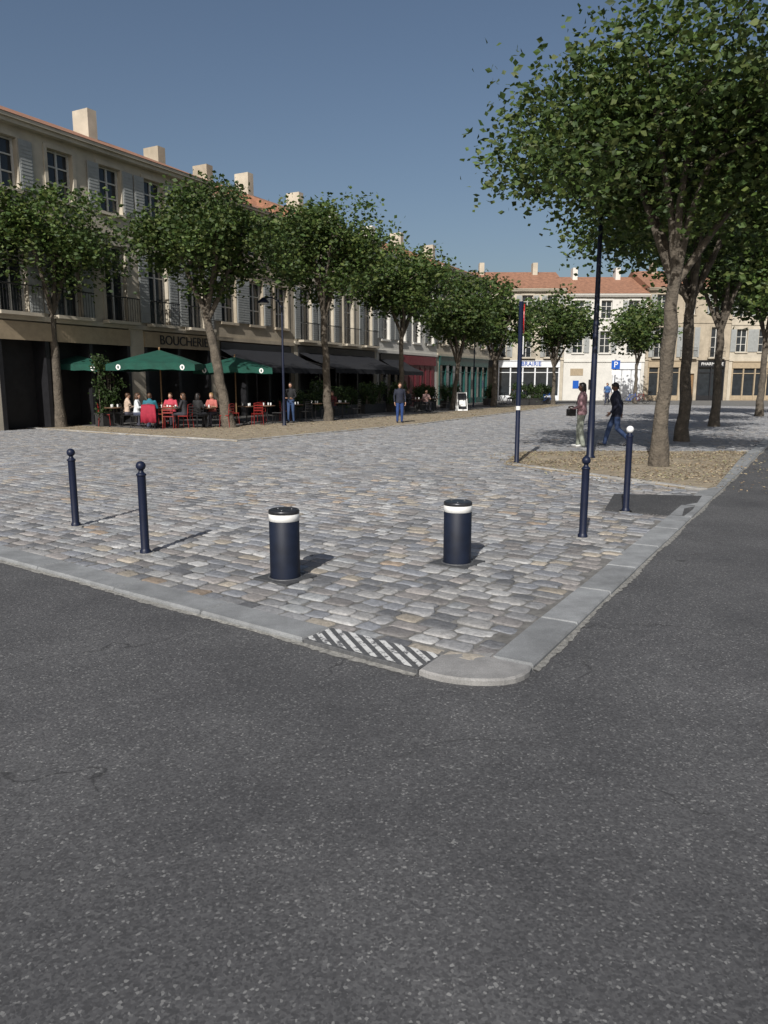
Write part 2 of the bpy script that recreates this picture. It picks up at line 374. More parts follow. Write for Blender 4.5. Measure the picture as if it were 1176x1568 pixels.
# ---------------------------------------------------------------- bollards
def big_bollard(x,y,h):
    e=empty('retractable_bollard',(x,y,0)); r=.129
    b=MB(); b.lathe((0,0,0),[(r,-.03),(r,h-.098),(r-.002,h-.096)],'navydark',48); b.make('post',e)
    b=MB(); b.lathe((0,0,0),[(r-.002,h-.096),(r+.002,h-.094),(r+.002,h-.037),(r-.002,h-.035)],'white',48); b.make('reflective_band',e)
    b=MB(); b.lathe((0,0,0),[(r-.002,h-.035),(r+.003,h-.033),(r+.003,h-.012),(r-.003,h-.003),(r-.012,h),(r-.014,h-.003)],'capmetal',48)
    b.lathe((0,0,0),[(r-.014,h-.003),(.05,h-.002),(.001,h-.0018)],'capmetal',48)
    for k in range(3):
        t=k*2.09+.4; b.lathe((.07*math.cos(t),.07*math.sin(t),0),[(.008,h-.003),(.008,h+.001),(.0005,h+.001)],'steel',10)
    b.make('cap',e)
    b=MB(); b.lathe((0,0,0),[(r+.004,.0),(r+.004,.014),(r+.018,.014),(r+.022,.0)],'steel',48); b.make('base_ring',e)
    b=MB(); b.box(-.195,.195,-.195,.195,-.05,.009,'plate'); o=b.make('base_plate',e,rz=math.atan2(A[1],A[0]),bevel=.004)
big_bollard(-.854,6.26,.60); big_bollard(.684,6.80,.585)
def thin_bollard(x,y,h,ball='navy',lean=0):
    e=empty('bollard',(x,y,0)); e.rotation_euler=(0,lean,0); r=.041; rb=.047; zt=h-2*rb
    b=MB(); b.lathe((0,0,0),[(r+.012,-.02),(r+.012,.03),(r+.002,.045),(r,.05),(r,zt-.055),(r+.001,zt-.05)],'navy',24)
    b.lathe((0,0,0),[(r+.001,zt-.05),(r+.007,zt-.047),(r+.008,zt-.036),(r+.004,zt-.03),(r-.006,zt-.024),(r-.015,zt-.012),(r-.017,zt+.004)],'navy',24); b.make('post',e)
    b=MB(); b.ell((0,0,h-rb),(rb,rb,rb),ball,24,16); b.make('ball_finial',e)
    b=MB(); K=14; b.prism([(.085*math.cos(t*6.283/K)*random.uniform(.8,1.2),.085*math.sin(t*6.283/K)*random.uniform(.8,1.2)) for t in range(K)],-.02,.008,'collar'); b.make('mortar_collar',e)
thin_bollard(-2.359,7.19,.915); thin_bollard(2.166,7.96,.89,lean=.004); thin_bollard(3.177,9.65,1.12,'whitepaint'); thin_bollard(-3.63,8.62,.915)
e=empty('traffic_sign',(2.786,15.6,0),rz=R(78))
b=MB(); b.lathe((0,0,0),[(.075,0),(.075,.03),(.048,.05),(.045,3.3),(.001,3.3)],'navy',20); b.make('pole',e)
b=MB(); b.lathe((0,0,0),[(.049,1.12),(.049,1.2)],'white',20); b.make('white_band',e)
b=MB(); b.box(-.25,.25,-.075,-.06,2.24,2.6,'whitepaint'); b.make('supplementary_plate',e,bevel=.003)
b=MB(); K=28
c=[(.3*math.cos(i*2*math.pi/K),.3*math.sin(i*2*math.pi/K)) for i in range(K)]
vs=[(x,-.06,2.95+z) for x,z in c]+[(x,-.075,2.95+z) for x,z in c]
b.add(vs,[list(range(K)),list(range(K,2*K))[::-1]]+[(i,(i+1)%K,K+(i+1)%K,K+i) for i in range(K)],'signred')
b.box(-.2,.2,-.079,-.0755,2.9,3.0,'whitepaint'); b.make('round_plate',e)
def street_lamp(x,y,h,r,rz=0,arm=.9):
    e=empty('street_lamp',(x,y,0),rz)
    b=MB(); b.lathe((0,0,0),[(r*1.7,0),(r*1.7,.04),(r*1.15,.09),(r*1.1,.9),(r,1.0),(r*.6,h),(r*.3,h+.05)],'navy',20)
    b.tube([(0,0,h-.1),(.15,0,h+.25),(.5,0,h+.4),(arm,0,h+.38)],[r*.45]*4,'navy',10); b.make('pole',e)
    b=MB(); b.lathe((arm,0,h),[(.02,.42),(.08,.38),(.2,.28),(.23,.22),(.2,.2)],'navy',24); b.make('lamp_head',e)
    b=MB(); b.ell((arm,0,h+.2),(.17,.17,.07),'lampglass',16,8); b.make('lens',e)
street_lamp(4.626,16.7,5.6,.07,R(200)); street_lamp(-3.98,29.9,4.6,.055,R(150)); street_lamp(6.3,53,4.6,.055,R(160))
# ---------------------------------------------------------------- trees
def tree(x,y,h0,r0,cz,cr,ch,nl,seed,lean=(0,0),ls=.13,name='plane_tree',green=1.0):
    rd=random.Random(seed); rg=np.random.default_rng(seed)
    e=empty(name,(x,y,0)); b=MB()
    top=Vector((lean[0],lean[1],h0)); pts=[Vector((0,0,-.05))]; rr=[r0*1.35]
    for i in range(1,11):
        t=i/10; pts.append(Vector((lean[0]*t+rd.uniform(-.035,.035),lean[1]*t+rd.uniform(-.03,.03),h0*t))); rr.append(r0*(1.12 if i==1 else 1-.3*t)*rd.uniform(.92,1.08))
    b.tube(pts,rr,'bark',14)
    ends=[]
    nb=rd.randint(5,7); cc=Vector((lean[0],lean[1],cz))
    for k in range(nb):
        a=k*2*math.pi/nb+rd.uniform(-.3,.3); el=rd.uniform(.35,1.2)
        tip=cc+Vector((math.cos(a)*math.cos(el)*cr*.75,math.sin(a)*math.cos(el)*cr*.75,math.sin(el)*ch*.75-ch*.25))
        s=top-Vector((0,0,rd.uniform(0,.5))); mid=s.lerp(tip,.5)+Vector((rd.uniform(-.3,.3),rd.uniform(-.3,.3),rd.uniform(.1,.5)))
        b.tube([s,s.lerp(mid,.5)+Vector((rd.uniform(-.1,.1),rd.uniform(-.1,.1),.05)),mid,tip],[r0*.5,r0*.42,r0*.3,r0*.1],'bark',8)
        ends.append(tip)
        for q in range(5):
            s2=mid.lerp(tip,rd.uniform(-.3,.9)); t2=s2+Vector((rd.uniform(-1,1)*cr*.5,rd.uniform(-1,1)*cr*.5,rd.uniform(-.15,.6)*ch*.6))
            m2=s2.lerp(t2,.5)+Vector((0,0,.12)); b.tube([s2,m2,t2],[r0*.2,r0*.12,r0*.05],'bark',6); ends.append(t2); ends.append(m2.lerp(t2,.5))
    b.make('trunk_and_limbs',e)
    E=np.array([tuple(v) for v in ends])
    d=rg.normal(0,1,(34,3)); d/=np.linalg.norm(d,axis=1)[:,None]; rad=rg.uniform(.55,.98,(34,1))
    S=np.array(cc)+d*rad*np.array([cr,cr,ch]); E=np.concatenate([E,S]); E[:,2]=np.maximum(E[:,2],cz-ch*.75)
    w=rg.uniform(.3,1.2,len(E)); sz=rg.uniform(.3,.7,len(E))*cr/3.2
    ci=rg.choice(len(E),nl,p=w/w.sum()); c=E[ci]+np.clip(rg.normal(0,1,(nl,3)),-1.9,1.9)*sz[ci][:,None]*np.array([1,1,.6])
    n1=rg.normal(0,1,(nl,3)); n1/=np.linalg.norm(n1,axis=1)[:,None]; n1[:,2]*=.6
    n2=np.cross(n1,rg.normal(0,1,(nl,3))); n2/=np.linalg.norm(n2,axis=1)[:,None]
    s=(ls*rg.uniform(.6,1.3,nl))[:,None]
    up=np.cross(n1,n2)*s*.15
    V=np.stack([c-n1*s,c-n2*s*.6+up,c+n1*s,c+n2*s*.6+up],1)
    base=np.array([(.055,.095,.018),(.075,.12,.025),(.04,.075,.018),(.10,.13,.03)])
    cl=base[rg.integers(0,4,nl)]*(rg.uniform(.7,1.25,len(E))[ci])[:,None]*rg.uniform(.8,1.2,(nl,1))*green
    o=inst('foliage',V,[(0,1,2,3)],cl,'leaf',parent=e)
tree(-5.9,28.6,4.3,.215,6.9,2.9,2.3,16000,1,lean=(-.75,.1),ls=.10)
tree(-2.5,33.7,4.6,.19,7.4,3.0,2.5,14000,2,lean=(-.15,0),ls=.11)
tree(.95,41,4.4,.15,7.0,2.9,2.3,9000,3,ls=.13)
tree(4.4,48,3.2,.17,6.4,2.9,2.5,8000,4,lean=(.3,0),ls=.14)
tree(8.1,55.5,3.6,.2,6.4,3.1,2.7,7000,5,ls=.16)
tree(13.7,61,3.0,.17,6.4,3.2,2.6,6000,6,ls=.17)
tree(5.55,15.0,3.9,.16,6.5,3.7,2.2,30000,7,lean=(.1,0),ls=.078)
tree(8.7,21.8,4.0,.18,6.8,3.7,2.4,18000,8,ls=.10)
tree(13.0,29.5,4.0,.18,7.0,3.4,2.4,10000,9,ls=.13)
tree(19.5,39,4.0,.18,7.0,3.3,2.5,7000,10,ls=.16)
tree(22,66,3.4,.17,6.6,3.2,2.6,5000,12,ls=.18)
tree(-12.5,28.9,4.2,.2,7.0,3.1,2.4,15000,11,ls=.10)
def planter(x,y,rz,L=1.3,h=1.5,seed=0,name='planter_shrub'):
    rg=np.random.default_rng(seed); e=empty(name,(x,y,.03),rz)
    b=MB(); b.box(-L/2,L/2,-.22,.22,0,.5,'planter'); b.box(-L/2-.02,L/2+.02,-.24,-.2,.46,.52,'planter'); b.box(-L/2-.02,L/2+.02,.2,.24,.46,.52,'planter'); b.make('planter_box',e)
    b=MB()
    for i in range(9):
        px=rg.uniform(-L*.45,L*.45); b.tube([(px,0,.45),(px+rg.uniform(-.1,.1),rg.uniform(-.1,.1),.9),(px+rg.uniform(-.2,.2),rg.uniform(-.2,.2),h*.9)],[.02,.014,.006],'bark',5)
    b.make('stems',e)
    n=1700; K=14; cc=np.stack([rg.uniform(-L/2,L/2,K),rg.uniform(-.15,.15,K),rg.uniform(.5,h,K)],1)
    ci=rg.integers(0,K,n); c=cc[ci]+rg.normal(0,.13,(n,3)); n1=rg.normal(0,1,(n,3)); n1/=np.linalg.norm(n1,axis=1)[:,None]
    n2=np.cross(n1,rg.normal(0,1,(n,3))); n2/=np.linalg.norm(n2,axis=1)[:,None]; s=rg.uniform(.04,.08,(n,1))
    V=np.stack([c-n1*s,c-n2*s*.5,c+n1*s,c+n2*s*.5],1)
    inst('foliage',V,[(0,1,2,3)],np.array([(.035,.065,.015)])*rg.uniform(.5,1.5,(n,1)),'leaf',parent=e)
O=np.array([-11.1,31.5]); E1=np.array([.48,.877]); NN=np.array([.877,-.48]); PH=math.atan2(.877,.48)
def F(s,d): p=O+E1*s+NN*d; return p
for i,s in enumerate((7.2,8.5,9.8,11.2,12.6,14.2,15.8,17.4,19,21,23,25,27,33)):
    p=F(s,3.7+.2*math.sin(i*3)); planter(p[0],p[1],PH,seed=i,h=(.95 if i<2 else 1.25)+.4*random.random())
for i,(x,y) in enumerate(((10.5,58),(11.8,59),(12.6,62),(13.6,63.5))): planter(x,y,.5,seed=40+i)
p=F(-1.6,1.2); planter(p[0],p[1],PH,L=1.0,h=2.6,seed=60)
# ---------------------------------------------------------------- buildings
def building(name,org,ang,L,floors,wall,shops,bay=2.5,depth=11,shutters=True,roof='tile',balcony=False):
    e=empty(name,(org[0],org[1],0),ang)
    w=MB(); g=MB(); fr=MB(); sh=MB(); tr=MB(); sf=MB(); dk=MB()
    H=sum(floors); z=floors[0]
    w.box(0,L,.42,depth,z,H,wall); dk.box(.02,L-.02,.75,depth-.02,0,z-.01,wall)
    w.box(0,.35,0,.74,0,z-.002,wall); w.box(L-.35,L,0,.74,0,z-.002,wall)
    nb=max(1,round(L/bay)); bw=L/nb; ww=1.1
    tr.box(-.0,L,-.09,.0,z-.16,z+.02,wall)
    for fi,fh in enumerate(floors[1:]):
        zs=z+(.12 if (balcony and fi==0) else .75); zh=z+fh-.5
        w.box(0,L,0,.4,z,zs,wall); w.box(0,L,0,.4,zh,z+fh,wall)
        for i in range(nb+1):
            x0=0 if i==0 else i*bw-bw/2+ww/2; x1=L if i==nb else i*bw+bw/2-ww/2
            w.box(x0,x1,0.001,.4,zs,zh,wall)
        for i in range(nb):
            c=i*bw+bw/2
            g.box(c-ww/2,c+ww/2,.24,.27,zs,zh,'glass')
            for (a0,a1,b0,b1) in ((-ww/2,-ww/2+.07,zs,zh),(ww/2-.07,ww/2,zs,zh),(-.035,.035,zs,zh)): fr.box(c+a0,c+a1,.18,.239,b0,b1,'wframe')
            for zz in (zs,zs+(zh-zs)*.33,zs+(zh-zs)*.66,zh-.07): fr.box(c-ww/2+.07,c-.035,.19,.235,zz,zz+.05,'wframe'); fr.box(c+.035,c+ww/2-.07,.19,.235,zz,zz+.05,'wframe')
            tr.box(c-ww/2-.14,c-ww/2,-.04,0,zs,zh+.14,wall); tr.box(c+ww/2,c+ww/2+.14,-.04,0,zs,zh+.14,wall); tr.box(c-ww/2,c+ww/2,-.045,0,zh,zh+.16,wall)
            tr.box(c-ww/2-.1,c+ww/2+.1,-.12,-.0,zs-.12,zs-.001,wall)
            if shutters and (i+fi)%3!=2:
                for sd in (-1,1):
                    xa=c+sd*(ww/2+.05); xb=c+sd*(ww/2+.58); x0,x1=min(xa,xb),max(xa,xb)
                    sh.box(x0,x1,-.085,-.05,zs+.02,zh-.02,'shut')
                    k=0
                    while zs+.12+k*.12<zh-.12: sh.box(x0+.05,x1-.05,-.098,-.086,zs+.08+k*.12,zs+.15+k*.12,'shut'); k+=1
            if balcony and fi==0:
                sh.box(c-ww/2-.3,c+ww/2+.3,-.45,-.09,zs-.14,zs-.02,'lime2')
                for q in range(14): xx=c-ww/2-.28+q*(ww+.56)/13; sh.tube([(xx,-.42,zs-.02),(xx,-.42,zs+.9)],.009,'metal',5)
                sh.box(c-ww/2-.3,c+ww/2+.3,-.44,-.40,zs+.9,zs+.94,'metal')
        tr.box(0,L,-.07,0,z+fh-.12,z+fh,wall)
        z+=fh
    tr.box(-.05,L+.05,-.32,-.071,H-.14,H,wall); tr.box(-.08,L+.08,-.42,.3,H+.001,H+.12,wall)
    w.add([(-.1,-.45,H+.125),(L+.1,-.45,H+.125),(L+.1,depth/2,H+2.5),(-.1,depth/2,H+2.5),(L+.1,depth+.3,H+.125),(-.1,depth+.3,H+.125)],[(0,1,2,3),(3,2,4,5),(0,3,5),(1,4,2)],roof)
    for cx in (L*.2,L*.75): w.box(cx,cx+.5,depth*.4,depth*.4+1.0,H+1.2,H+3.3,wall)
    for (x0,x1,kind,m) in shops:
        zf=floors[0]-.22
        if kind=='shop':
            sf.box(x0,x1,-.12,.0,zf-.65,zf,m); sf.box(x0,x1,-.2,-.121,zf-.02,zf+.05,m)
            sf.box(x0,x1,.0,.12,0,.5,m)
            n=max(2,round((x1-x0)/1.25)); st=(x1-x0)/n
            for i in range(n+1):
                xx=x0+i*st; xx=min(max(xx,x0+.06),x1-.06); sf.box(xx-.06,xx+.06,-.06,.13,.0,zf-.651,m)
            sf.box(x0+.06,x1-.06,.01,.09,zf-1.2,zf-1.13,m)
            g.box(x0+.06,x1-.06,.10,.115,.5,zf-.65,'glass')
            for i in range(n):
                sf.box(x0+i*st+.16,x0+(i+1)*st-.16,-.02,-.001,.1,.4,m)
        elif kind=='panel':
            sf.box(x0,x1,-.12,0,zf-.65,zf,m); n=max(2,round((x1-x0)/.9)); st=(x1-x0)/n
            for i in range(n):
                a=x0+i*st; sf.box(a+.03,a+st-.03,.0,.08,0,zf-.651,m); sf.box(a+.15,a+st-.15,-.03,-.001,.3,1.1,m); sf.box(a+.15,a+st-.15,-.03,-.001,1.25,zf-.8,m)
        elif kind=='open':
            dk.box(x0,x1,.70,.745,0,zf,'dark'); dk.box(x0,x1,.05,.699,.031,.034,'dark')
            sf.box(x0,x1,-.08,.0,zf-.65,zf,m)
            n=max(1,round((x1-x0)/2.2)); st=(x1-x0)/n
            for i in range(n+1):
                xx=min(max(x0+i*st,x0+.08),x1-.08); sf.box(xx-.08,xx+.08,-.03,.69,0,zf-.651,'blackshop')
        elif kind=='wall':
            w.box(x0,x1,0,.74,0,floors[0]-.002,wall)
        elif kind=='door':
            w.box(x0,x0+.3,0,.74,0,floors[0]-.002,wall); w.box(x1-.3,x1,0,.74,0,floors[0]-.002,wall); w.box(x0+.3,x1-.3,0,.74,2.7,floors[0]-.002,wall)
            sf.box(x0+.3,x1-.3,.2,.27,0,2.699,m); sf.box(x0+.42,(x0+x1)/2-.06,.17,.199,.2,1.2,m); sf.box((x0+x1)/2+.06,x1-.42,.17,.199,.2,1.2,m)
            sf.box(x0+.42,(x0+x1)/2-.06,.17,.199,1.35,2.5,m); sf.box((x0+x1)/2+.06,x1-.42,.17,.199,1.35,2.5,m)
        if kind in('shop','panel','open'): w.box(x0,x1,0,.74,zf+.051,floors[0]-.003,wall)
    for bb,nm in ((w,'walls'),(dk,'ground_floor_core'),(g,'window_glass'),(fr,'window_frames'),(sh,'shutters'),(tr,'stone_trim'),(sf,'shopfronts')):
        if bb.v: bb.make(nm,e)
    return e
def atF(s): p=F(s,0); return (p[0],p[1])
B1=building('limestone_townhouse',atF(-17.6),PH,11.9,[4.0,3.5,3.1],'lime',[(.35,4,'shop','creamshop'),(4,6,'door','wood'),(6,11.55,'open','greenshop')])
B2=building('limestone_townhouse',atF(-5.65),PH,11.7,[4.1,3.6,3.0],'lime2',[(.35,6.4,'open','creamshop'),(6.4,7.2,'wall','lime'),(7.2,11.35,'open','creamshop')],balcony=True)
B3=building('limestone_townhouse',atF(6.1),PH,6.5,[3.9,3.4,2.9],'lime',[(.35,6.15,'open','blackshop')])
B4=building('limestone_townhouse',atF(12.65),PH,9.4,[4.0,3.5,3.1],'lime2',[(.35,9.05,'open','blackshop')],balcony=True)
B5=building('rendered_townhouse',atF(22.1),PH,9.6,[3.9,3.3,3.0],'render',[(.35,3.6,'shop','blackshop'),(3.8,9.25,'panel','redshop')])
B6=building('limestone_townhouse',atF(31.75),PH,11.2,[4.0,3.5,3.0],'lime2',[(.35,10.85,'shop','greenshop')])
text('BOUCHERIE','boucherie_sign',B2,(9.6,-.10,3.55),.58,'metal')
FY=77
xx=8.0
spec=[(10.2,'limestone_townhouse','lime2',[4.2,3.6,3.1],[(.35,3.4,'shop','blackshop'),(3.6,9.85,'shop','whiteshop')]),
 (8.2,'rendered_townhouse','render',[4.0,3.4,3.0],[(.35,5.0,'wall','render'),(5.0,7.85,'panel','whiteshop')]),
 (8.5,'limestone_townhouse','lime',[4.2,3.6,3.2],[(.35,3.6,'shop','creamshop'),(3.6,5.4,'door','wood'),(5.4,8.15,'shop','blackshop')]),
 (9,'limestone_townhouse','lime2',[4.1,3.5,3.1],[(.35,8.65,'shop','creamshop')]),
 (10,'limestone_townhouse','lime',[4.1,3.5,3.1],[(.35,4.65,'shop','greenshop'),(4.65,6.5,'door','wood'),(6.5,9.65,'shop','redshop')]),
 (10,'limestone_townhouse','lime2',[4.3,3.6,3.1],[(.35,9.65,'shop','blackshop')])]
far=[]
for k,(L,nm,wl,fl,shp) in enumerate(spec):
    far.append(building(nm,(xx,FY),0,L,fl,wl,shp,balcony=(k%2==0))); xx+=L+.03
text('LIBRAIRIE','librairie_sign',far[0],(6.7,-.16,3.65),.6,'blue')
text('PHARMACIE','pharmacie_sign',far[2],(6.8,-.16,3.65),.42,'whitepaint')
b=MB(); b.box(2.6,3.3,-.03,-.001,1.1,2.1,'metal'); b.box(1.0,1.6,-.03,-.001,1.2,2.0,'blue'); b.box(.7,2.0,-.028,-.001,2.5,3.2,'creamshop'); b.make('wall_posters',far[1])
building('limestone_townhouse',(-44,52),R(-8),26,[4.0,3.5,3.0],'lime',[(.35,12,'shop','creamshop'),(12,25.6,'shop','blackshop')])
# ---------------------------------------------------------------- awnings and parasols
def awning(s0,s1,proj,zb,zf):
    p=O+E1*s0; e=empty('cafe_awning',(p[0],p[1],0),PH); L=s1-s0
    b=MB(); n=int(L/.25)
    vs=[];fs=[]
    for i in range(n+1):
        x=L*i/n
        for (y,z) in ((-.13,zb),(-proj*.5,(zb+zf)/2-.05),(-proj,zf),(-proj-.01,zf-.28+(.04 if i%2 else 0))): vs.append((x,y,z))
    for i in range(n):
        for k in range(3): fs.append((i*4+k,i*4+k+1,(i+1)*4+k+1,(i+1)*4+k))
    b.add(vs,fs,'awning'); b.make('canvas',e)
    b=MB()
    for x in (.05,L/3,2*L/3,L-.05): b.tube([(x,-.13,zb-.35),(x,-proj+.03,zf-.06)],.02,'metal',6)
    b.tube([(0,-proj+.03,zf-.04),(L,-proj+.03,zf-.04)],.03,'metal',8)
    for x in (.06,L-.06): b.tube([(x,-proj+.05,.03),(x,-proj+.05,zf-.05)],.025,'metal',8)
    b.make('frame',e)
awning(6.2,12.3,2.4,3.35,2.45); awning(12.9,21.2,2.6,3.4,2.5); awning(22.4,25.6,1.8,3.3,2.5)
def parasol(x,y,w,zr,zt,rz):
    e=empty('cafe_parasol',(x,y,.03),rz); b=MB(); h=w/2; n=8
    pts=[]
    for k in range(4):
        a=((-h,-h),(h,-h),(h,h),(-h,h))[k]; c=((h,-h),(h,h),(-h,h),(-h,-h))[k]
        for i in range(n): t=i/n; pts.append((a[0]+(c[0]-a[0])*t,a[1]+(c[1]-a[1])*t,zr,abs(math.sin(math.pi*t))))
    K=len(pts); vs=[(0,0,zt)];fs=[]
    for f in (.5,1):
        for (px,py,pz,s) in pts: vs.append((px*f,py*f,zt+(zr-zt)*f+.06*s*f+ (0.02 if f==.5 else 0)))
    for i,(px,py,pz,s) in enumerate(pts): vs.append((px*1.005,py*1.005,zr+.06*s-.22-(.03 if i%2 else 0)))
    for i in range(K):
        j=(i+1)%K; fs+=[(0,1+i,1+j),(1+i,1+K+i,1+K+j,1+j),(1+K+i,1+2*K+i,1+2*K+j,1+K+j)]
    b.add(vs,fs,'parasol'); b.make('canopy',e)
    b=MB(); b.tube([(0,0,0),(0,0,zt+.05)],.028,'wood',10); b.ell((0,0,zt+.06),(.04,.04,.05),'wood')
    for (cx,cy) in ((-h,-h),(h,-h),(h,h),(-h,h),(0,-h),(0,h),(h,0),(-h,0)): b.tube([(0,0,zt-.08),(cx*.97,cy*.97,zr-.05)],.012,'wood',5)
    b.box(-.3,.3,-.3,.3,0,.08,'metal'); b.make('pole_and_ribs',e)
    b=MB(); K2=16
    for sx in (-h*.72,h*.72):
        b.add([(sx+.085*math.cos(i*6.2832/K2),-h*1.005-.012,zr-.10+.10*math.sin(i*6.2832/K2)) for i in range(K2)],[list(range(K2))],'whitepaint')
        b.add([(sx+.03*math.cos(i*6.2832/K2),-h*1.005-.016,zr-.10+.06*math.sin(i*6.2832/K2)) for i in range(K2)],[list(range(K2))],'parasol')
    b.make('logo_discs',e)
parasol(-8.68,29.4,3.2,2.33,2.92,R(4)); parasol(-6.25,31.8,3.1,2.25,2.74,R(8)); parasol(-12.5,31.0,3.1,2.33,2.86,R(2))
# ---------------------------------------------------------------- furniture
def chair(x,y,rz,m='metal',jacket=None,z=.03):
    e=empty('cafe_chair',(x,y,z),rz); b=MB()
    b.box(-.2,.2,-.2,.2,.43,.46,m)
    for sx in (-.18,.18):
        b.tube([(sx,.17,.44),(sx*1.1,.2,0)],.013,m,6); b.tube([(sx*1.08,-.24,0),(sx,-.19,.44),(sx,-.24,.86)],.013,m,6)
    b.tube([(-.18,-.24,.86),(0,-.26,.89),(.18,-.24,.86)],.014,m,6)
    for zz in (.56,.66,.76): b.box(-.18,.18,-.235,-.215,zz,zz+.05,m)
    b.make('chair_frame',e,bevel=.004)
    if jacket:
        b=MB(); vs=[];fs=[];n=9
        for i in range(n):
            u=-.25+.5*i/(n-1); rip=.02*math.sin(i*2.1)
            for (yy,zz) in ((-.18,.62),(-.2,.82),(-.25,.92-.2*abs(u)),(-.30,.8),(-.33+rip,.5),(-.35+rip,.22+.03*math.sin(i*1.7))): vs.append((u*(1.0 if zz>.5 else 1.1),yy,zz))
        for i in range(n-1):
            for k in range(5): fs.append((i*6+k,i*6+k+1,(i+1)*6+k+1,(i+1)*6+k))
        b.add(vs,fs,jacket,True); o=b.make('draped_jacket',e); so=o.modifiers.new('t','SOLIDIFY'); so.thickness=.025
def table(x,y,m='tabletop',z=.03):
    e=empty('cafe_table',(x,y,z)); b=MB()
    b.lathe((0,0,0),[(.001,.70),(.33,.70),(.35,.71),(.35,.735),(.33,.742),(.001,.742)],m,24)
    b.tube([(0,0,.02),(0,0,.7)],.025,'metal',8)
    for k in range(3): a=k*2.094; b.tube([(0,0,.12),(.18*math.cos(a),.18*math.sin(a),.05),(.27*math.cos(a),.27*math.sin(a),.0)],.015,'metal',6)
    for k in range(3):
        a=k*2.4+x; b.lathe((.16*math.cos(a),.16*math.sin(a),.743),[(.03,0),(.034,.11),(.03,.11),(.026,.01)],'lampglass',10)
    b.make('table_body',e)
